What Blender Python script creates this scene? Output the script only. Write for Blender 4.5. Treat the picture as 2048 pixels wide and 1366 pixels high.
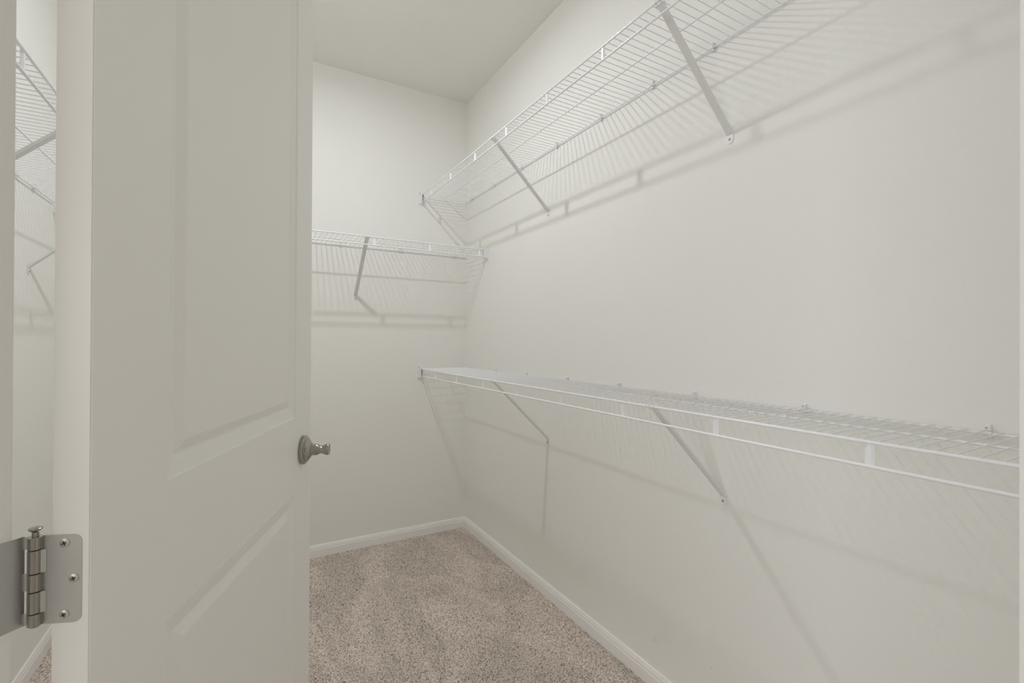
import bpy, math, random
import numpy as np
from mathutils import Matrix, Vector

for o in list(bpy.data.objects):
    bpy.data.objects.remove(o, do_unlink=True)
S = bpy.context.scene
COL = S.collection
rnd = random.Random(7)
R = math.radians

# ------------------------------------------------------------------ camera
CZ = 1.1935
yaw, pitch, roll, FPX = R(29.5974), R(0.20), R(0.3014), 936.84
fw = Vector((math.sin(yaw)*math.cos(pitch), math.cos(yaw)*math.cos(pitch), math.sin(pitch)))
rt = Vector((math.cos(yaw), -math.sin(yaw), 0))
up = rt.cross(fw)
rt2 = rt*math.cos(roll) + up*math.sin(roll)
up2 = -rt*math.sin(roll) + up*math.cos(roll)
cam = bpy.data.cameras.new('camera')
cam.sensor_width = 36
cam.lens = FPX*36/2048
cam.shift_y = -2.22/2048
cam.clip_start = 0.02
camo = bpy.data.objects.new('camera', cam)
COL.objects.link(camo)
camo.matrix_world = Matrix(((rt2.x, up2.x, -fw.x, 0), (rt2.y, up2.y, -fw.y, 0), (rt2.z, up2.z, -fw.z, CZ), (0, 0, 0, 1)))
S.camera = camo

# ------------------------------------------------------------------ world, added fill light, exposure
W = bpy.data.worlds.new('world')
S.world = W
W.use_nodes = True
W.node_tree.nodes['Background'].inputs[0].default_value = (0.80, 0.88, 1.0, 1)
W.node_tree.nodes['Background'].inputs[1].default_value = 1.0
S.view_settings.view_transform = 'Standard'
S.view_settings.look = 'None'
S.view_settings.gamma = 1
S.view_settings.use_curve_mapping = False
S.view_settings.exposure = 0.28
try:                                   # white closet: let the light bounce often enough between the walls
    S.cycles.max_bounces = 12
    S.cycles.diffuse_bounces = 10
except AttributeError:
    pass

LAMP_POWER = 9.3       # closet ceiling lamp (watts)
FILL_POWER = 34.0     # added fill light at an unseen bedroom window, reaching in through the doorway
al = bpy.data.lights.new('bedroom_fill_light', 'AREA')
al.shape = 'RECTANGLE'
al.size, al.size_y = 1.36, 2.45
al.energy = FILL_POWER
al.color = (0.965, 0.985, 0.975)
alo = bpy.data.objects.new('bedroom_fill_light', al)
COL.objects.link(alo)
alo.location = (-3.125, -0.725, 1.5)
alo.rotation_euler = (0, R(-90), 0)   # shines along +x into the bedroom

# ------------------------------------------------------------------ measurements (metres)
H = 2.74
XR, YB, XL = 1.2413, 2.7941, -0.6645
ZT, ZLOW, ZBK, ZLF = 2.0953, 1.0234, 1.7397, 1.7317   # deck heights of the four shelves
DEP, LIP, MID = 0.3017, 0.0421, 0.154
PITCH = 0.0254
A48 = R(48)
EV = Vector((math.cos(A48), -math.sin(A48), 0))      # along the angled entry wall
TV = Vector((math.sin(A48), math.cos(A48), 0))       # through it, into the closet
T0, T1 = 0.157, 0.282                                 # bedroom face / closet face of that wall
JL, JR = -0.608, 0.1547                               # inner faces of the two side jambs
DOORH = 2.45
YF, YFR = 0.7088, -0.272                              # closet faces of the two short front walls
ROOM_X, ROOM_Y = -3.0, -3.5
def et(e, t, z=0):
    return EV*e + TV*t + Vector((0, 0, z))

# ------------------------------------------------------------------ materials
def nodes(name):
    m = bpy.data.materials.new(name)
    m.use_nodes = True
    nt = m.node_tree
    return m, nt, nt.nodes['Principled BSDF']

def paint(name, col, rough=0.5, bump=0.0, scale=300, spec=0.3, var=0.0, vscale=2.0, metal=0.0, scuffs=()):
    m, nt, b = nodes(name)
    N, L = nt.nodes, nt.links
    b.inputs['Roughness'].default_value = rough
    b.inputs['Metallic'].default_value = metal
    b.inputs['Specular IOR Level'].default_value = spec
    g = N.new('ShaderNodeNewGeometry')
    base = None
    mix = N.new('ShaderNodeMixRGB')
    mix.blend_type = 'MIX'
    mix.inputs[1].default_value = (*[c*(1-var) for c in col], 1)
    mix.inputs[2].default_value = (*[min(1, c*(1+var)) for c in col], 1)
    nz = N.new('ShaderNodeTexNoise')
    nz.inputs['Scale'].default_value = vscale
    nz.inputs['Detail'].default_value = 3
    L.new(g.outputs['Position'], nz.inputs['Vector'])
    L.new(nz.outputs['Fac'], mix.inputs[0])
    out = mix.outputs[0]
    for (p, r, k, c) in scuffs:                      # small marks with a place of their own on the paint
        d = N.new('ShaderNodeVectorMath'); d.operation = 'DISTANCE'
        d.inputs[1].default_value = p
        L.new(g.outputs['Position'], d.inputs[0])
        n2 = N.new('ShaderNodeTexNoise'); n2.inputs['Scale'].default_value = 60
        L.new(g.outputs['Position'], n2.inputs['Vector'])
        ad = N.new('ShaderNodeMath'); ad.operation = 'MULTIPLY_ADD'
        ad.inputs[1].default_value = r*1.2; ad.inputs[2].default_value = -r*0.6
        L.new(n2.outputs['Fac'], ad.inputs[0])
        a2 = N.new('ShaderNodeMath'); a2.operation = 'ADD'
        L.new(d.outputs['Value'], a2.inputs[0]); L.new(ad.outputs[0], a2.inputs[1])
        mr = N.new('ShaderNodeMapRange')
        mr.inputs['From Min'].default_value = r*0.4; mr.inputs['From Max'].default_value = r
        mr.inputs['To Min'].default_value = k; mr.inputs['To Max'].default_value = 0
        L.new(a2.outputs[0], mr.inputs['Value'])
        mx = N.new('ShaderNodeMixRGB')
        mx.inputs[2].default_value = (*c, 1)
        L.new(mr.outputs[0], mx.inputs[0]); L.new(out, mx.inputs[1])
        out = mx.outputs[0]
    L.new(out, b.inputs['Base Color'])
    if bump:
        n3 = N.new('ShaderNodeTexNoise')
        n3.inputs['Scale'].default_value = scale
        n3.inputs['Detail'].default_value = 2
        L.new(g.outputs['Position'], n3.inputs['Vector'])
        bp = N.new('ShaderNodeBump')
        bp.inputs['Strength'].default_value = bump
        bp.inputs['Distance'].default_value = 0.002
        L.new(n3.outputs['Fac'], bp.inputs['Height'])
        L.new(bp.outputs[0], b.inputs['Normal'])
    return m

M = {}
M['wall'] = paint('wall_paint', (0.879, 0.875, 0.849), 0.65, 0.10, 260, 0.25, 0.008,
                  scuffs=(((XR, 1.17, 0.165), 0.016, 0.10, (0.42, 0.41, 0.39)),
                          ((XR, 0.945, 0.20), 0.0022, 0.8, (0.25, 0.22, 0.2))))
M['ceiling'] = paint('ceiling_paint', (0.862, 0.856, 0.832), 0.8, 0.22, 120, 0.15, 0.01)
M['trim'] = paint('trim_paint', (0.91, 0.90, 0.885), 0.35, 0.02, 80, 0.4, 0.006)
M['door'] = paint('door_paint', (0.935, 0.930, 0.912), 0.38, 0.03, 140, 0.4, 0.006)
M['wire'] = paint('white_vinyl_wire', (0.925, 0.935, 0.965), 0.26, 0, 1, 0.5)
M['bracket'] = paint('white_enamel', (0.86, 0.86, 0.87), 0.35, 0, 1, 0.5)
M['plastic'] = paint('white_plastic', (0.86, 0.86, 0.87), 0.35, 0, 1, 0.5)
M['shadowgap'] = paint('dark_slot', (0.10, 0.10, 0.11), 0.6)
M['lampwhite'] = paint('lamp_enamel', (0.85, 0.85, 0.85), 0.4)

def nickel(name, col, rough, aniso=(1, 1, 60)):
    m, nt, b = nodes(name)
    N, L = nt.nodes, nt.links
    b.inputs['Base Color'].default_value = (*col, 1)
    b.inputs['Metallic'].default_value = 1
    tc = N.new('ShaderNodeTexCoord')
    mp = N.new('ShaderNodeMapping'); mp.inputs['Scale'].default_value = aniso
    nz = N.new('ShaderNodeTexNoise'); nz.inputs['Scale'].default_value = 30; nz.inputs['Detail'].default_value = 4
    L.new(tc.outputs['Object'], mp.inputs[0]); L.new(mp.outputs[0], nz.inputs['Vector'])
    mr = N.new('ShaderNodeMapRange')
    mr.inputs['To Min'].default_value = rough*0.8; mr.inputs['To Max'].default_value = rough*1.2
    L.new(nz.outputs['Fac'], mr.inputs['Value']); L.new(mr.outputs[0], b.inputs['Roughness'])
    return m
M['nickel'] = nickel('satin_nickel', (0.38, 0.365, 0.34), 0.20)
M['nickel_plate'] = nickel('satin_nickel_plate', (0.57, 0.575, 0.57), 0.36)
M['steel'] = nickel('screw_steel', (0.62, 0.60, 0.55), 0.42)
M['dark'] = paint('screw_recess_shade', (0.05, 0.045, 0.04), 0.5)  # near-black colour stands for the shade in a cross recess that isn't cut

def carpet_mat():
    m, nt, b = nodes('beige_cut_pile')
    N, L = nt.nodes, nt.links
    b.inputs['Roughness'].default_value = 0.95
    b.inputs['Specular IOR Level'].default_value = 0.05
    b.inputs['Sheen Weight'].default_value = 0.15
    g = N.new('ShaderNodeNewGeometry')
    n1 = N.new('ShaderNodeTexNoise'); n1.inputs['Scale'].default_value = 200; n1.inputs['Detail'].default_value = 2
    L.new(g.outputs['Position'], n1.inputs['Vector'])
    cr = N.new('ShaderNodeValToRGB')
    e = cr.color_ramp.elements
    e[0].position = 0.34; e[0].color = (0.20, 0.165, 0.142, 1)
    e[1].position = 0.62; e[1].color = (0.79, 0.70, 0.63, 1)
    x = e.new(0.47); x.color = (0.575, 0.492, 0.434, 1)
    L.new(n1.outputs['Fac'], cr.inputs[0])
    # nap brushed in different directions by the vacuum cleaner
    n2 = N.new('ShaderNodeTexNoise'); n2.inputs['Scale'].default_value = 2.6; n2.inputs['Detail'].default_value = 2
    n2.inputs['Distortion'].default_value = 1.2
    mp = N.new('ShaderNodeMapping'); mp.inputs['Scale'].default_value = (1.7, 0.8, 1); mp.inputs['Rotation'].default_value = (0, 0, 0.35)
    L.new(g.outputs['Position'], mp.inputs[0]); L.new(mp.outputs[0], n2.inputs['Vector'])
    mr = N.new('ShaderNodeMapRange'); mr.inputs['From Min'].default_value = 0.42; mr.inputs['From Max'].default_value = 0.60
    mr.inputs['To Min'].default_value = 0.93; mr.inputs['To Max'].default_value = 1.10
    L.new(n2.outputs['Fac'], mr.inputs['Value'])
    hs = N.new('ShaderNodeHueSaturation')
    L.new(cr.outputs[0], hs.inputs['Color']); L.new(mr.outputs[0], hs.inputs['Value'])
    L.new(hs.outputs[0], b.inputs['Base Color'])
    return m
M['carpet'] = carpet_mat()

def glass_mat():
    m = bpy.data.materials.new('window_glass'); m.use_nodes = True
    nt = m.node_tree
    nt.nodes.remove(nt.nodes['Principled BSDF'])
    t = nt.nodes.new('ShaderNodeBsdfTransparent'); gl = nt.nodes.new('ShaderNodeBsdfGlossy'); gl.inputs['Roughness'].default_value = 0.02
    mx = nt.nodes.new('ShaderNodeMixShader'); mx.inputs[0].default_value = 0.06
    nt.links.new(t.outputs[0], mx.inputs[1]); nt.links.new(gl.outputs[0], mx.inputs[2])
    nt.links.new(mx.outputs[0], nt.nodes['Material Output'].inputs[0])
    return m
M['glass'] = glass_mat()

# ------------------------------------------------------------------ mesh builder
class MB:
    def __init__(s):
        s.v = []; s.f = []; s.mi = []
    def add(s, vs, fs, mi=0):
        n = len(s.v)
        s.v += [tuple(p) for p in vs]
        s.f += [tuple(i+n for i in f) for f in fs]
        s.mi += [mi]*len(fs)
        return s
    def box(s, a, b, mi=0):
        x0, y0, z0 = a; x1, y1, z1 = b
        vs = [(x0,y0,z0),(x1,y0,z0),(x1,y1,z0),(x0,y1,z0),(x0,y0,z1),(x1,y0,z1),(x1,y1,z1),(x0,y1,z1)]
        return s.add(vs, [(0,3,2,1),(4,5,6,7),(0,1,5,4),(1,2,6,5),(2,3,7,6),(3,0,4,7)], mi)
    def bbox(s, a, b, c, mi=0):
        """box with all edges chamfered by c"""
        lo = [min(a[i], b[i]) for i in range(3)]; hi = [max(a[i], b[i]) for i in range(3)]
        c = min(c, *[(hi[i]-lo[i])*0.49 for i in range(3)])
        import bmesh
        bm = bmesh.new()
        bmesh.ops.create_cube(bm, size=1)
        for q in bm.verts:
            q.co = Vector([lo[i]+(q.co[i]+0.5)*(hi[i]-lo[i]) for i in range(3)])
        bmesh.ops.bevel(bm, geom=list(bm.edges), offset=c, segments=1, affect='EDGES')
        bm.verts.index_update()
        s.add([tuple(q.co) for q in bm.verts], [tuple(q.index for q in f.verts) for f in bm.faces], mi)
        bm.free()
        return s
    def tube(s, path, r, n=8, mi=0, cap=True):
        P = [Vector(p) for p in path]
        vs, fs = [], []
        up = None
        for i, p in enumerate(P):
            d = (P[min(i+1, len(P)-1)] - P[max(i-1, 0)]).normalized()
            if up is None:
                ref = Vector((0, 0, 1)) if abs(d.z) < 0.9 else Vector((1, 0, 0))
                u = d.cross(ref).normalized()
            else:
                u = (up - d*up.dot(d)).normalized()
            up = u
            w = d.cross(u)
            rr = r[i] if isinstance(r, (list, tuple)) else r
            for k in range(n):
                a = 2*math.pi*k/n
                vs.append(p + u*math.cos(a)*rr + w*math.sin(a)*rr)
        for i in range(len(P)-1):
            for k in range(n):
                a, b = i*n+k, i*n+(k+1) % n
                fs.append((a, b, b+n, a+n))
        if cap:
            fs.append(tuple(reversed(range(n))))
            fs.append(tuple(range((len(P)-1)*n, len(P)*n)))
        return s.add(vs, fs, mi)
    def lathe(s, prof, origin=(0,0,0), axis='z', n=24, mi=0):
        """prof = [(radius, height)...] revolved round the axis through origin"""
        o = Vector(origin)
        ax = {'z': (Vector((1,0,0)), Vector((0,1,0)), Vector((0,0,1))),
              '-y': (Vector((1,0,0)), Vector((0,0,1)), Vector((0,-1,0))),
              'y': (Vector((0,0,1)), Vector((1,0,0)), Vector((0,1,0))),
              '-x': (Vector((0,0,1)), Vector((0,1,0)), Vector((-1,0,0)))}[axis]
        vs, fs, rings = [], [], []
        for (r, h) in prof:
            if r < 1e-6:
                rings.append([len(vs)]); vs.append(o+ax[2]*h)
            else:
                rings.append(list(range(len(vs), len(vs)+n)))
                for k in range(n):
                    a = 2*math.pi*k/n
                    vs.append(o + ax[0]*math.cos(a)*r + ax[1]*math.sin(a)*r + ax[2]*h)
        for A, B in zip(rings, rings[1:]):
            for k in range(n):
                k2 = (k+1) % n
                if len(A) == 1 and len(B) == 1: continue
                if len(A) == 1: fs.append((A[0], B[k2], B[k]) if True else ())
                elif len(B) == 1: fs.append((A[k], A[k2], B[0]))
                else: fs.append((A[k], A[k2], B[k2], B[k]))
        return s.add(vs, fs, mi)
    def prism(s, poly, d, mi=0):
        """planar polygon (list of Vectors) extruded by vector d"""
        n = len(poly); d = Vector(d)
        vs = [Vector(p) for p in poly] + [Vector(p)+d for p in poly]
        fs = [tuple(reversed(range(n))), tuple(range(n, 2*n))]
        fs += [(i, (i+1) % n, (i+1) % n+n, i+n) for i in range(n)]
        return s.add(vs, fs, mi)

def mesh(name, mb, mats, smooth=False):
    me = bpy.data.meshes.new(name)
    me.from_pydata(mb.v, [], mb.f)
    import bmesh
    bm = bmesh.new(); bm.from_mesh(me)
    bmesh.ops.recalc_face_normals(bm, faces=bm.faces)
    bm.to_mesh(me); bm.free()
    if not isinstance(mats, (list, tuple)): mats = [mats]
    for m in mats: me.materials.append(m)
    me.polygons.foreach_set('material_index', mb.mi)
    if smooth:
        me.polygons.foreach_set('use_smooth', [True]*len(me.polygons))
        me.set_sharp_from_angle(angle=R(38))
    me.update()
    return me

def obj(name, mb, mats, parent=None, smooth=False, me=None):
    if me is None: me = mesh(name, mb, mats, smooth)
    o = bpy.data.objects.new(name, me)
    COL.objects.link(o)
    if parent is not None: o.parent = parent
    return o

def tag(o, label, cat, group=None, kind=None):
    o['label'] = label; o['category'] = cat
    if group: o['group'] = group
    if kind: o['kind'] = kind
    return o

def empty(name, loc, rz=0.0):
    o = bpy.data.objects.new(name, None)
    COL.objects.link(o)
    o.location = loc; o.rotation_euler = (0, 0, rz)
    o.empty_display_size = 0.05
    return o

def struct(name, mb, m, label, cat, smooth=False):
    return tag(obj(name, mb, m, None, smooth), label, cat, kind='structure')

# ------------------------------------------------------------------ structure
WT = 0.115
struct('wall_right', MB().box((XR, ROOM_Y-WT, -0.02), (XR+WT, YB+WT, H+0.02)), M['wall'], 'long off-white right wall carrying the upper and lower wire shelves', 'wall')
struct('wall_back', MB().box((XL-WT, YB, -0.02), (XR, YB+WT, H+0.02)), M['wall'], 'off-white end wall of the closet behind the middle wire shelf', 'wall')
struct('wall_left', MB().box((XL-WT, YF, -0.02), (XL, YB, H+0.02)), M['wall'], 'off-white left wall glimpsed in the gap between jamb and door', 'wall')
struct('wall_front_left', MB().box((ROOM_X, YF-WT, -0.02), (-0.262, YF, H+0.02)), M['wall'], 'short off-white wall left of the closet doorway', 'wall')
struct('wall_front_right', MB().box((0.640, YFR-WT, -0.02), (XR, YFR, H+0.02)), M['wall'], 'short off-white wall right of the closet doorway', 'wall')
mb = MB()
def etbox(mb, e0, e1, t0, t1, z0, z1, mi=0):
    vs = [et(e0,t0,z0), et(e1,t0,z0), et(e1,t1,z0), et(e0,t1,z0), et(e0,t0,z1), et(e1,t0,z1), et(e1,t1,z1), et(e0,t1,z1)]
    mb.add(vs, [(0,3,2,1),(4,5,6,7),(0,1,5,4),(1,2,6,5),(2,3,7,6),(3,0,4,7)], mi)
    return mb
etbox(mb, -0.70, JL-0.020, T0, T1, -0.02, H+0.02)
etbox(mb, JR+0.020, 0.630, T0, T1, -0.02, H+0.02)
etbox(mb, JL-0.020, JR+0.020, T0, T1, DOORH+0.02, H+0.02)
struct('wall_entry', mb, M['wall'], 'angled off-white wall that holds the closet doorway', 'wall')
# bedroom behind the camera
WY0, WY1, WZ0, WZ1 = -1.95, 0.50, 0.82, 2.18  # unseen window, added and placed so its light enters the closet doorway
mb = MB()
mb.box((ROOM_X-WT, ROOM_Y-WT, -0.02), (ROOM_X, WY0, H+0.02)); mb.box((ROOM_X-WT, WY1, -0.02), (ROOM_X, YF, H+0.02))
mb.box((ROOM_X-WT, WY0, -0.02), (ROOM_X, WY1, WZ0)); mb.box((ROOM_X-WT, WY0, WZ1), (ROOM_X, WY1, H+0.02))
struct('wall_bedroom_left', mb, M['wall'], 'bedroom wall with the added window behind the photographer', 'wall')
struct('wall_bedroom_far', MB().box((ROOM_X, ROOM_Y-WT, -0.02), (XR, ROOM_Y, H+0.02)), M['wall'], 'plain bedroom wall far behind the photographer', 'wall')
mb = MB()
WYM = (WY0+WY1)/2
for a, b in (((WY0, WZ0), (WY0+0.05, WZ1)), ((WY1-0.05, WZ0), (WY1, WZ1)), ((WY0+0.05, WZ0), (WY1-0.05, WZ0+0.05)),
             ((WY0+0.05, WZ1-0.05), (WY1-0.05, WZ1)), ((WYM-0.025, WZ0+0.05), (WYM+0.025, WZ1-0.05))):
    mb.bbox((ROOM_X-0.08, a[0], a[1]), (ROOM_X-0.03, b[0], b[1]), 0.004)
win = struct('added_window_1', mb, M['trim'], 'white framed two-light bedroom window, added for fill light, behind the photographer', 'window')
for y0, y1 in ((WY0+0.05, WYM-0.025), (WYM+0.025, WY1-0.05)):
    obj('pane', MB().box((ROOM_X-0.058, y0, WZ0+0.05), (ROOM_X-0.052, y1, WZ1-0.05)), M['glass'], win)
struct('ceiling', MB().box((ROOM_X-WT, ROOM_Y-WT, H), (XR+WT, YB+WT, H+0.1)), M['ceiling'], 'flat white ceiling above the closet', 'ceiling')
struct('floor', MB().box((ROOM_X-WT, ROOM_Y-WT, -0.12), (XR+WT, YB+WT, -0.0075)), M['carpet'], 'carpeted floor of the closet and bedroom', 'floor')

# carpet pile: one continuous relief of cut tufts
def carpet():
    x0, x1, y0, y1, st = XL+0.001, XR-0.001, -0.26, YB-0.001, 0.0058
    nx, ny = int((x1-x0)/st)+1, int((y1-y0)/st)+1
    rg = np.random.default_rng(3)
    X, Y = np.meshgrid(np.linspace(x0, x1, nx), np.linspace(y0, y1, ny))
    Z = np.where(rg.random((ny, nx)) < 0.22, -0.0060, -0.0008) + rg.normal(0, 0.0011, (ny, nx))
    Z += 0.0010*np.sin(X*9+Y*4)*np.sin(Y*7-X*3)
    Z = np.clip(Z, -0.0072, 0.0022)
    J = 0.35*st
    X = X.copy(); Y = Y.copy()
    X[1:-1, 1:-1] += rg.uniform(-J, J, (ny-2, nx-2)); Y[1:-1, 1:-1] += rg.uniform(-J, J, (ny-2, nx-2))
    v = np.stack([X.ravel(), Y.ravel(), Z.ravel()], 1).astype(np.float32)
    i = np.arange(nx*ny).reshape(ny, nx)
    f = np.stack([i[:-1, :-1].ravel(), i[:-1, 1:].ravel(), i[1:, 1:].ravel(), i[1:, :-1].ravel()], 1).astype(np.int32)
    c = v[f].mean(1)
    E_ = c[:, 0]*EV.x + c[:, 1]*EV.y
    T_ = c[:, 0]*TV.x + c[:, 1]*TV.y
    keep = ((T_ > T1+0.004) | ((E_ > JL+0.004) & (E_ < JR-0.004) & (T_ > T0))) & ((c[:, 0] > -0.25) | (c[:, 1] > YF+0.004))
    f = f[keep]
    me = bpy.data.meshes.new('carpet_pile')
    me.vertices.add(len(v)); me.vertices.foreach_set('co', v.ravel())
    me.loops.add(f.size); me.loops.foreach_set('vertex_index', f.ravel())
    me.polygons.add(len(f)); me.polygons.foreach_set('loop_start', np.arange(0, f.size, 4, dtype=np.int32))
    me.update(calc_edges=True)
    me.polygons.foreach_set('use_smooth', np.ones(len(f), dtype=bool))
    me.materials.append(M['carpet'])
    o = bpy.data.objects.new('carpet_pile', me)
    COL.objects.link(o)
    return o
tag(carpet(), 'beige cut pile carpet with vacuum marks covering the floor', 'carpet', kind='stuff')

# baseboards: profile (distance from wall, height)
BP = [(0, -0.006), (0.0125, -0.006), (0.0125, 0.0400), (0.0105, 0.0430), (0.0105, 0.0500), (0.0075, 0.0560), (0.0068, 0.0605), (0.0045, 0.0626), (0, 0.0626)]
def baseboard(name, a, b, n, label):
    a, b, n = Vector(a), Vector(b), Vector(n)
    mb = MB()
    mb.prism([a + n*p + Vector((0, 0, z)) for p, z in BP], b-a)
    return struct(name, mb, M['trim'], label, 'baseboard')
baseboard('baseboard_right', (XR, YFR, 0), (XR, YB, 0), (-1, 0, 0), 'white baseboard along the foot of the right wall')
baseboard('baseboard_back', (XL, YB, 0), (XR, YB, 0), (0, -1, 0), 'white baseboard along the foot of the end wall')
baseboard('baseboard_left', (XL, YF, 0), (XL, YB, 0), (1, 0, 0), 'white baseboard along the left wall seen below the hinge')

# door frame: jambs with stops, bedroom-side casing
def trim(name, e0, e1, z0, z1, label, stop, casing):
    mb = etbox(MB(), e0, e1, T0-0.004, T1, z0, z1)
    o = obj(name, mb, M['trim'])
    bv = o.modifiers.new('bevel', 'BEVEL'); bv.width = 0.0022; bv.segments = 3
    tag(o, label, 'door jamb', kind='structure')
    obj('door_stop', etbox(MB(), *stop[:2], T1-0.078, T1-0.040, *stop[2:]), M['trim'], o)
    obj('casing', etbox(MB(), *casing[:2], T0-0.019, T0-0.004, *casing[2:]), M['trim'], o)
trim('trim_1', JL-0.020, JL, -0.006, DOORH+0.02, 'painted hinge-side door jamb at the left edge of the photo', (JL, JL+0.010, -0.006, DOORH-0.011), (JL-0.062, JL-0.005, -0.006, DOORH+0.005))
trim('trim_2', JR, JR+0.020, -0.006, DOORH+0.02, 'bright latch-side door jamb at the right edge of the photo', (JR-0.010, JR, -0.006, DOORH-0.011), (JR+0.005, JR+0.062, -0.006, DOORH+0.005))
trim('trim_3', JL, JR, DOORH, DOORH+0.02, 'painted head jamb above the closet doorway', (JL, JR, DOORH-0.010, DOORH), (JL-0.062, JR+0.062, DOORH+0.005, DOORH+0.062))

# ------------------------------------------------------------------ the door
DANG = R(68)                     # direction of the open door leaf from +x
DW, DT, DZ0, DZ1 = 0.7635, 0.035, 0.014, 2.444
DP0 = Vector((-0.1365, 0.6261, 0))
door = None
PAN = [(0.132, 0.642, 1.011, 2.300), (0.132, 0.642, 0.255, 0.829)]     # two panel openings: x0 x1 z0 z1
def slab():
    mb = MB()
    xs = [0, 0.132, 0.642, DW]
    zs = [DZ0, 0.255, 0.829, 1.011, 2.300, DZ1]
    for y in (0, DT):
        for i in range(3):
            for j in range(5):
                if i == 1 and j in (1, 3): continue
                mb.add([(xs[i],y,zs[j]),(xs[i+1],y,zs[j]),(xs[i+1],y,zs[j+1]),(xs[i],y,zs[j+1])], [(0,1,2,3)])
    for x in (0, DW):
        for j in range(5): mb.add([(x,0,zs[j]),(x,DT,zs[j]),(x,DT,zs[j+1]),(x,0,zs[j+1])], [(0,1,2,3)])
    for z in (DZ0, DZ1):
        for i in range(3): mb.add([(xs[i],0,z),(xs[i+1],0,z),(xs[i+1],DT,z),(xs[i],DT,z)], [(0,1,2,3)])
    return mb
PROF = [(0.0, 0.0), (0.003, 0.0030), (0.008, 0.0042), (0.018, 0.0062), (0.026, 0.0088), (0.029, 0.0090), (0.036, 0.0062), (0.043, 0.0030), (0.046, 0.0022)]
def panel(x0, x1, z0, z1):
    mb = MB()
    for side in (0, 1):
        rings = []
        for (u, d) in PROF:
            y = d if side == 0 else DT-d
            rings.append([(x0+u, y, z0+u), (x1-u, y, z0+u), (x1-u, y, z1-u), (x0+u, y, z1-u)])
        for A, B in zip(rings, rings[1:]):
            for k in range(4):
                mb.add([A[k], A[(k+1) % 4], B[(k+1) % 4], B[k]], [(0,1,2,3)])
        mb.add(rings[-1], [(0,1,2,3)])
    return mb
me = mesh('door_1', slab(), M['door'])
import bmesh
bm = bmesh.new(); bm.from_mesh(me)
bmesh.ops.remove_doubles(bm, verts=bm.verts, dist=1e-5)
bmesh.ops.recalc_face_normals(bm, faces=bm.faces)
ed = [e for e in bm.edges if all(abs(q.co.x) < 1e-6 or abs(q.co.x-DW) < 1e-6 for q in e.verts) and abs(e.verts[0].co.x-e.verts[1].co.x) < 1e-6 and abs(e.verts[0].co.y-e.verts[1].co.y) < 1e-6]
bmesh.ops.bevel(bm, geom=ed, offset=0.0012, segments=2, affect='EDGES')
bm.to_mesh(me); bm.free()
door = obj('door_1', None, None, me=me)
door.location = DP0; door.rotation_euler = (0, 0, DANG)
tag(door, 'tall off-white two-panel moulded door standing open into the closet', 'door', kind='structure')
for k, pn in enumerate(PAN):
    p_ = obj('panel', panel(*pn), M['door'], door)
    p_['label'] = ('tall raised upper door panel', 'raised lower door panel')[k]

# local door coordinates of a world point
DX = Vector((math.cos(DANG), math.sin(DANG), 0)); DY = Vector((-math.sin(DANG), math.cos(DANG), 0))
def dloc(w):
    d = Vector(w)-DP0
    return Vector((d.dot(DX), d.dot(DY), d.z))

# screw meshes (head along local -x of the door edge or any axis through 'frame')
def screw_mb(c, n, r=0.0045, h=0.0012):
    """countersunk crosshead screw, centre c, outward normal n"""
    c, n = Vector(c), Vector(n).normalized()
    ref = Vector((0, 0, 1)) if abs(n.z) < 0.9 else Vector((1, 0, 0))
    u = n.cross(ref).normalized(); w = n.cross(u)
    mb = MB()
    N = 20
    def ring(rad, hh): return [c + n*hh + u*math.cos(2*math.pi*k/N)*rad + w*math.sin(2*math.pi*k/N)*rad for k in range(N)]
    A, B, C2 = ring(r, -0.001), ring(r, h*0.4), ring(r*0.55, h)
    mb.add(A+B+C2, [(k, (k+1) % N, (k+1) % N+N, k+N) for k in range(N)] + [(k+N, (k+1) % N+N, (k+1) % N+2*N, k+2*N) for k in range(N)] + [tuple(range(2*N, 3*N))])
    a = R(25)
    p, q = u*math.cos(a)+w*math.sin(a), -u*math.sin(a)+w*math.cos(a)
    L_, t = r*0.50, r*0.16
    e = h+0.00015
    for d1, d2 in ((p, q), (q, p)):
        mb.add([c+n*e+d1*L_+d2*t, c+n*e-d1*L_+d2*t, c+n*e-d1*L_-d2*t, c+n*e+d1*L_-d2*t], [(0,1,2,3)], 1)
        e += 0.00005
    return mb

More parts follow.
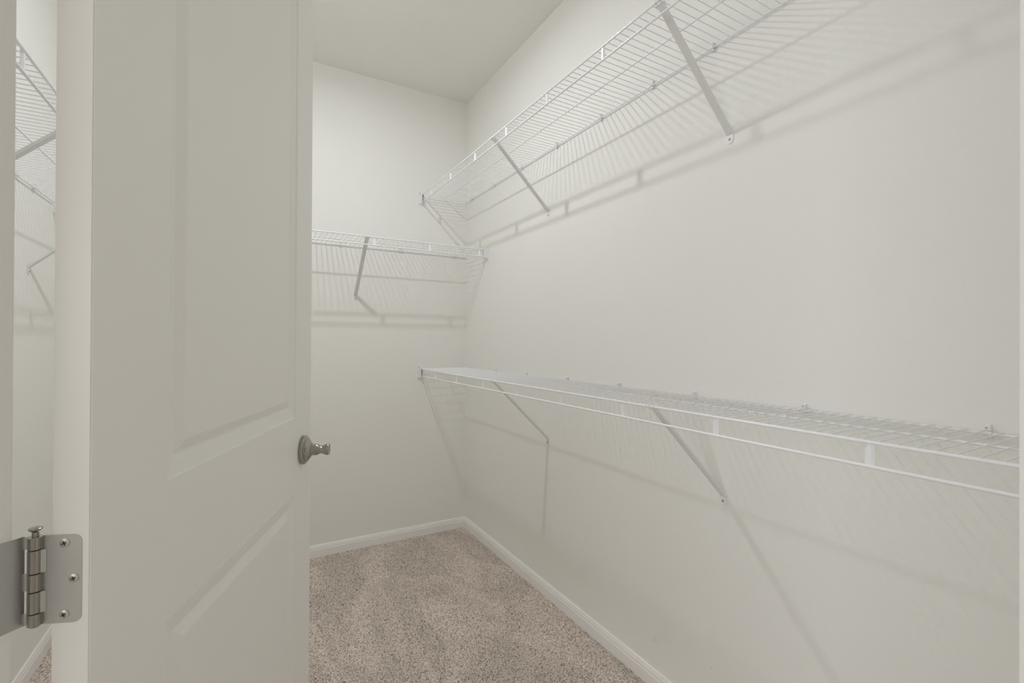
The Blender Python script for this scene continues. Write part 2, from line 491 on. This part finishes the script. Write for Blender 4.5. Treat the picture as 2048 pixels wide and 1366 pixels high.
BAR = Vector((-0.1815, 0.6420, 0))           # hinge pin axis
bl = dloc(BAR)
def hinge(zc):
    z0, z1 = zc-0.0445, zc+0.0445
    seg = [z1, z1-0.0130, z1-0.0365, z1-0.0545, z1-0.0760, z0]
    RB = 0.0060
    mb = MB()
    for a, b in zip(seg, seg[1:]):
        mb.lathe([(0, b+0.0003), (RB-0.0006, b+0.0003), (RB, b+0.0008), (RB, a-0.0008), (RB-0.0006, a-0.0003), (0, a-0.0003)], (bl.x, bl.y, 0), n=24)
    hg = obj('hinge', mb, M['nickel'], door, smooth=True)
    hg['label'] = 'satin nickel butt hinge barrel'
    # pin with its button head
    obj('pin', MB().lathe([(0, z0-0.0015), (0.0028, z0-0.0015), (0.0028, z1+0.0045), (0.0042, z1+0.0058), (0.0056, z1+0.0072), (0.0058, z1+0.0080), (0.0046, z1+0.0088), (0.0, z1+0.0094)], (bl.x, bl.y, 0), n=24), M['nickel'], hg, smooth=True)
    def leaf_poly(y0, y1, r=0.0075):
        # rounded at the y1 end
        P = [(y0, z0), ]
        s = 1 if y1 > y0 else -1
        for k in range(7):
            a = -math.pi/2 + k*math.pi/12
            P.append((y1-s*r+s*r*math.cos(a), z0+r+r*math.sin(a)))
        for k in range(7):
            a = k*math.pi/12
            P.append((y1-s*r+s*r*math.cos(a), z1-r+r*math.sin(a)))
        P.append((y0, z1))
        return P
    # leaf screwed to the edge of the door
    lf = MB().prism([Vector((-0.0006, y, z)) for y, z in leaf_poly(bl.y-0.0055, 0.0070)], (0.0024, 0, 0))
    for k in (1, 3):
        lf.prism([Vector((-0.0012, bl.y-0.009, seg[k+1]+0.0004)), Vector((-0.0012, bl.y-0.009, seg[k]-0.0004)), Vector((bl.x-RB+0.0006, bl.y-0.0005, seg[k]-0.0004)), Vector((bl.x-RB+0.0006, bl.y-0.0005, seg[k+1]+0.0004))], (0.0018, 0, 0))
    obj('door_leaf', lf, M['nickel_plate'], hg)
    for dz, y in ((0.0360, 0.0225), (0.0, 0.0140), (-0.0360, 0.0225)):
        obj('screw', screw_mb((-0.0007, y, zc+dz), (-1, 0, 0)), [M['steel'], M['dark']], hg)
    # leaf screwed to the jamb
    ex, tx = EV.copy(), TV.copy()
    eb = BAR.dot(EV); tb = BAR.dot(TV)
    pl = [et(JL+0.0006, t, z) for t, z in leaf_poly(tb-0.004, T1-0.034)]
    lf = MB().prism([dloc(p) for p in pl], dloc(DP0+ex*-0.0022))
    for k in (0, 2, 4):
        q = [et(JL+0.0006, tb-0.005, seg[k+1]+0.0004), et(JL+0.0006, tb-0.005, seg[k]-0.0004), et(eb-RB+0.0008, tb+0.002, seg[k]-0.0004), et(eb-RB+0.0008, tb+0.002, seg[k+1]+0.0004)]
        lf.prism([dloc(p) for p in q], dloc(DP0+ex*0.0018))
    obj('jamb_leaf', lf, M['nickel_plate'], hg)
    for dz, t in ((0.0360, T1-0.0185), (0.0, T1-0.027), (-0.0360, T1-0.0185)):
        w = et(JL+0.0007, t, zc+dz)
        obj('screw', screw_mb(dloc(w), dloc(DP0+ex)), [M['steel'], M['dark']], hg)
for zc in (0.28, 0.9525, 1.62, 2.26): hinge(zc)

# door handle: stepped round rose with a short twisted grip
def handle(side):
    KX, KZ = 0.694, 0.923
    ax = '-y' if side == 0 else 'y'
    y0 = 0 if side == 0 else DT
    rose = MB().lathe([(0.0, 0.0), (0.0345, 0.0), (0.0352, 0.0015), (0.0352, 0.0075), (0.0335, 0.0092), (0.0305, 0.0098), (0.0295, 0.0112), (0.0285, 0.0135), (0.0250, 0.0150), (0.0215, 0.0185), (0.0170, 0.0215), (0.0158, 0.0225), (0.0, 0.0225)], (KX, y0, KZ), ax, 40)
    hd = obj('door_handle', rose, M['nickel'], door, smooth=True)
    hd['label'] = 'satin nickel handle with round stepped rose'
    mb = MB()
    n, m = 36, 22
    sg = -1 if side == 0 else 1
    vs, fs = [], []
    for i in range(m):
        t = i/(m-1)
        h = 0.0215 + t*0.0405
        w = math.sin(math.pi*min(1, max(0, (t-0.30)/0.62)))**1.3        # how far the grip is pinched
        ang = R(-75) + t*R(120)
        for k in range(n):
            a = 2*math.pi*k/n
            ra, rb = 0.0140, 0.0140-0.0042*w
            px, pz = ra*math.cos(a), rb*math.sin(a)
            vs.append((KX + px*math.cos(ang)-pz*math.sin(ang), y0+sg*h, KZ + px*math.sin(ang)+pz*math.cos(ang)))
    for i in range(m-1):
        for k in range(n):
            fs.append((i*n+k, i*n+(k+1) % n, (i+1)*n+(k+1) % n, (i+1)*n+k))
    mb.add(vs, fs)
    mb.lathe([(0.0140, 0.0620), (0.0136, 0.0640), (0.0, 0.0644)], (KX, y0, KZ), ax, n)
    obj('grip', mb, M['nickel'], hd, smooth=True)
handle(0); handle(1)
obj('latch_plate', MB().bbox((DW-0.0005, 0.005, 0.894), (DW+0.0012, 0.030, 0.952), 0.0005), M['nickel_plate'], door)

# ------------------------------------------------------------------ wire shelves
# local frame of a shelf: x along the wall, y out of the wall, z up from the deck; origin on the wall
RF, RB_, RW = 0.0033, 0.0026, 0.00135
wire_me = mesh('deck_wire', MB().tube([(0, DEP+0.0018, RF+0.0002), (0, DEP-0.012, RF+RW-0.0004), (0, 0.030, RF+RW-0.0004), (0, 0.014, RF+RW-0.0006), (0, 0.0045, RF+RW-0.0008)], RW, 6), M['wire'], True)
def strap_mb():
    mb = MB()
    w, t = 0.0075, 0.0016
    pts = [(-w, 0.0015), (-w*0.35, -0.0012), (w*0.35, -0.0012), (w, 0.0015)]
    poly = [Vector((x, DEP-0.0005-y, -LIP+0.001)) for x, y in pts] + [Vector((x, DEP-0.0005-y-t, -LIP+0.001)) for x, y in reversed(pts)]
    return mb.prism(poly, (0, 0, LIP-0.002))
strap_me = mesh('lip_strap', strap_mb(), M['wire'])
def shelf(origin, rz, length, straps, label, phase):
    t = empty('wire_shelf', origin, rz)
    tag(t, label, 'shelf', 'white wire closet shelves')
    def rail(nm, y, z, r, lab):
        o = obj(nm, MB().tube([(0, y, z), (length*0.5, y, z), (length, y, z)], r, 12), M['wire'], t, True)
        o['label'] = lab
    rail('front_rail', DEP, 0, RF, 'upper front rail'); rail('front_rail', DEP, -LIP, RF, 'lower front lip rail')
    rail('middle_rod', MID, 0, RB_, 'thin rod along the middle of the deck'); rail('back_rod', 0.008, 0, RB_, 'thin rod along the wall')
    x = phase
    while x < length-0.002:
        o = obj('deck_wire', None, None, t, me=wire_me); o.location.x = x
        x += PITCH
    for s in straps:
        if 0.01 < s < length-0.01:
            o = obj('lip_strap', None, None, t, me=strap_me); o.location.x = s
    return t

YN = -0.258
LEN_R = YB-0.006-YN
shelf((XR, YN, ZT), R(90), LEN_R, [2.6349-k*0.3058-YN for k in range(10)], 'upper wire shelf high on the right wall, seen from below', (0.884-YN) % PITCH)
shelf((XR, YN, ZLOW), R(90), LEN_R, [2.5403-k*0.3058-YN for k in range(10)], 'lower wire shelf on the right wall at waist height, seen from above', (0.4865-YN) % PITCH)
XA, XB = XL+0.006, XR-0.006
shelf((XB, YB, ZBK), R(180), XB-XA, [XB-(0.8897-k*0.3058) for k in range(-1, 6)], 'wire shelf across the end wall, running behind the open door', 0.012)
YL0, YL1 = 1.00, YB-DEP-0.012
shelf((XL, YL1, ZLF), R(-90), YL1-YL0, [YL1-(1.2085+k*0.3058) for k in range(5)], 'wire shelf on the left wall, glimpsed between jamb and door', 0.010)

# end caps that carry the rail ends on the adjoining wall
def end_bracket(origin, rz, q, label):
    """x out of the wall it is screwed to, q*y towards the room, z=0 at deck"""
    t = empty('end_bracket', origin, rz)
    tag(t, label, 'bracket', 'white plastic shelf end brackets')
    b = MB()
    b.bbox((0.0, -0.008*q, -0.064), (0.0030, 0.021*q, 0.020), 0.001)
    obj('wall_plate', b, M['plastic'], t)
    c = MB()
    # cup round the two rail ends, open towards the shelf
    z0, z1 = -LIP-0.0068, 0.0068
    c.box((0.003, 0.0052*q, z0), (0.026, 0.0075*q, z1)); c.box((0.003, -0.0072*q, z1-0.002), (0.026, 0.0052*q, z1))
    c.box((0.003, -0.0072*q, z0), (0.026, 0.0052*q, z0+0.002)); c.box((0.003, -0.0072*q, z0+0.002), (0.026, -0.0050*q, z1-0.002))
    obj('cup', c, M['plastic'], t)
    obj('screw', screw_mb((0.0031, 0.013*q, 0.0125), (1, 0, 0), 0.0036), [M['steel'], M['dark']], t)
    obj('screw', screw_mb((0.0031, 0.013*q, -0.0570), (1, 0, 0), 0.0036), [M['steel'], M['dark']], t)
end_bracket((XR-DEP, YB, ZT), R(-90), -1, 'white end bracket of the upper right shelf, on the end wall')
end_bracket((XR-DEP, YB, ZLOW), R(-90), -1, 'white end bracket of the lower right shelf, on the end wall')
end_bracket((XR, YB-DEP, ZBK), R(180), 1, 'white end bracket of the end wall shelf, on the right wall')

# diagonal support brackets
SCR = 0.2997
def strut_parts():
    y0, z0 = 0.0022, -SCR+0.014
    y1, z1 = DEP-0.0075, -0.0040
    d = Vector((0, y1-y0, z1-z0)); L = d.length; d.normalize()
    n = Vector((0, d.z, -d.y))      # outward and down
    w, fl, th = 0.0100, 0.0065, 0.0014
    st = MB()
    a, b = Vector((0, y0, z0)), Vector((0, y1, z1))
    def sect(p, ww):
        X = Vector((1, 0, 0))
        return [p-X*ww-n*fl, p-X*ww, p-X*ww*0.8+n*0.001, p+X*ww*0.8+n*0.001, p+X*ww, p+X*ww-n*fl, p+X*(ww-th)-n*fl, p+X*(ww-th)-n*th, p-X*(ww-th)-n*th, p-X*(ww-th)-n*fl]
    secs = [sect(a, w*1.05), sect(a+d*0.03, w), sect(b-d*0.05, w), sect(b-d*0.016, w*1.0), sect(b, w*1.25)]
    vs = [q for s_ in secs for q in s_]
    m = 10
    fs = [tuple(range(m-1, -1, -1)), tuple(range((len(secs)-1)*m, len(secs)*m))]
    for i in range(len(secs)-1):
        for k in range(m): fs.append((i*m+k, i*m+(k+1) % m, (i+1)*m+(k+1) % m, (i+1)*m+k))
    st.add(vs, fs)
    # hook over the upper front rail: two tabs bent round it
    hk = MB()
    for sx in (-1, 1):
        pts = []
        for k in range(9):
            a_ = R(-75 + k*30)
            pts.append((DEP-math.sin(a_)*-0.0046*1.0, math.cos(a_)*0.0046))
        ring = [(DEP+0.0048*math.cos(R(t_)), 0.0048*math.sin(R(t_))) for t_ in range(250, -61, -30)]
        inn = [(DEP+0.0036*math.cos(R(t_)), 0.0036*math.sin(R(t_))) for t_ in range(-60, 251, 30)]
        x0 = sx*0.0075-0.0042
        mid = len(ring)
        for k in range(mid-1):
            o1, o2, i1, i2 = ring[k], ring[k+1], inn[mid-1-k], inn[mid-2-k]
            hk.prism([Vector((x0, *o1)), Vector((x0, *o2)), Vector((x0, *i2)), Vector((x0, *i1))], (0.0084, 0, 0))
    hk.bbox((-0.0125, DEP-0.0125, -0.0075), (0.0125, DEP-0.0040, -0.0052), 0.0004)
    # foot plate with rounded lower end
    ft = MB()
    P = [Vector((-0.0110, 0.0004, -SCR+0.0185)), ]
    for k in range(9):
        a_ = math.pi + k*math.pi/8
        P.append(Vector((0.0110*math.cos(a_), 0.0004, -SCR-0.0040+0.0085*math.sin(a_))))
    P.append(Vector((0.0110, 0.0004, -SCR+0.0185)))
    ft.prism(P, (0, 0.0016, 0))
    return mesh('strut', st, M['bracket']), mesh('hook', hk, M['plastic']), mesh('foot', ft, M['plastic'])
st_me, hk_me, ft_me = strut_parts()
sc_me = mesh('screw', screw_mb((0, 0.0020, -SCR), (0, 1, 0), 0.0042, 0.0018), [M['steel'], M['dark']])
sup = {}
def support(origin, rz, label):
    t = empty('support_bracket', origin, rz)
    tag(t, label, 'bracket', 'diagonal shelf supports')
    obj('strut', None, None, t, me=st_me); obj('hook', None, None, t, me=hk_me)
    f = obj('foot', None, None, t, me=ft_me)
    obj('screw', None, None, f, me=sc_me)
support((XR, 1.8419, ZT), R(90), 'white diagonal support under the upper right shelf, nearer the far corner')
support((XR, 0.8856, ZT), R(90), 'white diagonal support under the upper right shelf, nearer the viewer')
support((XR, 1.8371, ZLOW), R(90), 'white diagonal support under the lower right shelf, nearer the far corner')
support((XR, 0.9033, ZLOW), R(90), 'white diagonal support under the lower right shelf, nearer the viewer')
support((0.5473, YB, ZBK), R(180), 'white diagonal support under the end wall shelf beside the door')
support((XL, 2.2657, ZLF), R(-90), 'diagonal support on the left wall with its screwed foot showing')
support((XL, 1.5470, ZLF), R(-90), 'diagonal support on the left wall crossing the shelf above, foot hidden')

# wall clips that hold the back rod
def clip_mb():
    mb = MB()
    mb.bbox((-0.0050, 0.0, -0.0100), (0.0050, 0.0030, 0.0175), 0.0006)      # back plate
    mb.bbox((-0.0052, 0.0030, 0.0052), (0.0052, 0.0095, 0.0165), 0.0010)    # upper block over the rod
    for t_ in range(-100, 81, 30):                                          # jaw wrapped round the rod
        a, b = R(t_), R(t_+30)
        ri, ro = 0.0030, 0.0048
        P = [(0.008+ri*math.cos(a), ri*math.sin(a)), (0.008+ro*math.cos(a), ro*math.sin(a)), (0.008+ro*math.cos(b), ro*math.sin(b)), (0.008+ri*math.cos(b), ri*math.sin(b))]
        mb.prism([Vector((-0.0065, *p)) for p in P], (0.0130, 0, 0))
    mb.bbox((-0.0060, 0.0028, -0.0088), (0.0060, 0.0092, -0.0040), 0.0008)
    return mb
cl_me = mesh('wall_clip', clip_mb(), M['plastic'])
cs_me = mesh('clip_pin', MB().lathe([(0, 0.0094), (0.0022, 0.0094), (0.0022, 0.0104), (0.0014, 0.0110), (0, 0.0110)], (0.001, 0, 0.0110), 'y', 10), M['steel'])
ORD = ['first', 'second', 'third', 'fourth', 'fifth', 'sixth', 'seventh', 'eighth', 'ninth', 'tenth', 'eleventh']
def clip(origin, rz, label):
    o = obj('wall_clip', None, None, me=cl_me)
    o.location = origin; o.rotation_euler = (0, 0, rz)
    tag(o, label, 'clip', 'white plastic wall clips of the wire shelves')
    obj('clip_pin', None, None, o, me=cs_me)
for k, y in enumerate((2.700, 2.390, 2.081, 1.768, 1.461, 1.187, 0.944)):
    clip((XR, y, ZT), R(90), ORD[k]+' wall clip from the far corner on the upper right shelf')
for k, y in enumerate((2.702, 2.361, 2.027, 1.679, 1.351, 1.006, 0.669, 0.330)):
    clip((XR, y, ZLOW), R(90), ORD[k]+' wall clip from the far corner on the lower right shelf')
for k, x in enumerate((1.156, 0.811, 0.463)):
    clip((x, YB, ZBK), R(180), ORD[k]+' wall clip from the corner on the end wall shelf')
for k, y in enumerate((2.2908, 2.1387)):
    clip((XL, y, ZLF), R(-90), ('right', 'left')+() and ('right-hand', 'left-hand')[k]+' wall clip on the left wall shelf in the door gap')

# ------------------------------------------------------------------ ceiling lamps
def lamp(x, y, zb, power, rb, col, label):
    t = empty('ceiling_lamp', (x, y, H), 0)
    tag(t, label, 'lamp', 'flush ceiling lamps')
    h = zb-H
    # shallow trim ring standing a little proud of the flat glowing lens
    obj('housing', MB().lathe([(0, 0), (0.090, 0), (0.090, -0.006), (0.082, -0.016), (rb+0.010, h+0.001), (rb+0.004, h-0.0008), (rb+0.001, h-0.0005), (rb+0.001, h+0.006), (0, h+0.006)], n=48), M['lampwhite'], t, True)
    obj('lens', MB().lathe([(0, h+0.001), (rb, h+0.001), (rb, h+0.005), (0, h+0.005)], n=48), M['plastic'], t)
    ld = bpy.data.lights.new('lamp_glow', 'AREA')
    ld.shape = 'DISK'; ld.size = rb*2; ld.energy = power*0.76; ld.color = col
    lo = bpy.data.objects.new('lamp_glow', ld)
    COL.objects.link(lo); lo.parent = t; lo.location = (0, 0, h)
    pd = bpy.data.lights.new('lamp_side_glow', 'POINT')     # what leaves the lens sideways
    pd.shadow_soft_size = rb*0.6; pd.energy = power*0.30; pd.color = col
    po = bpy.data.objects.new('lamp_side_glow', pd)
    COL.objects.link(po); po.parent = t; po.location = (0, 0, h-rb*0.65)
lamp(0.288, 1.764, 2.689, LAMP_POWER, 0.035, (0.97, 0.99, 1.0), 'small round ceiling lamp lighting the closet, above the frame')
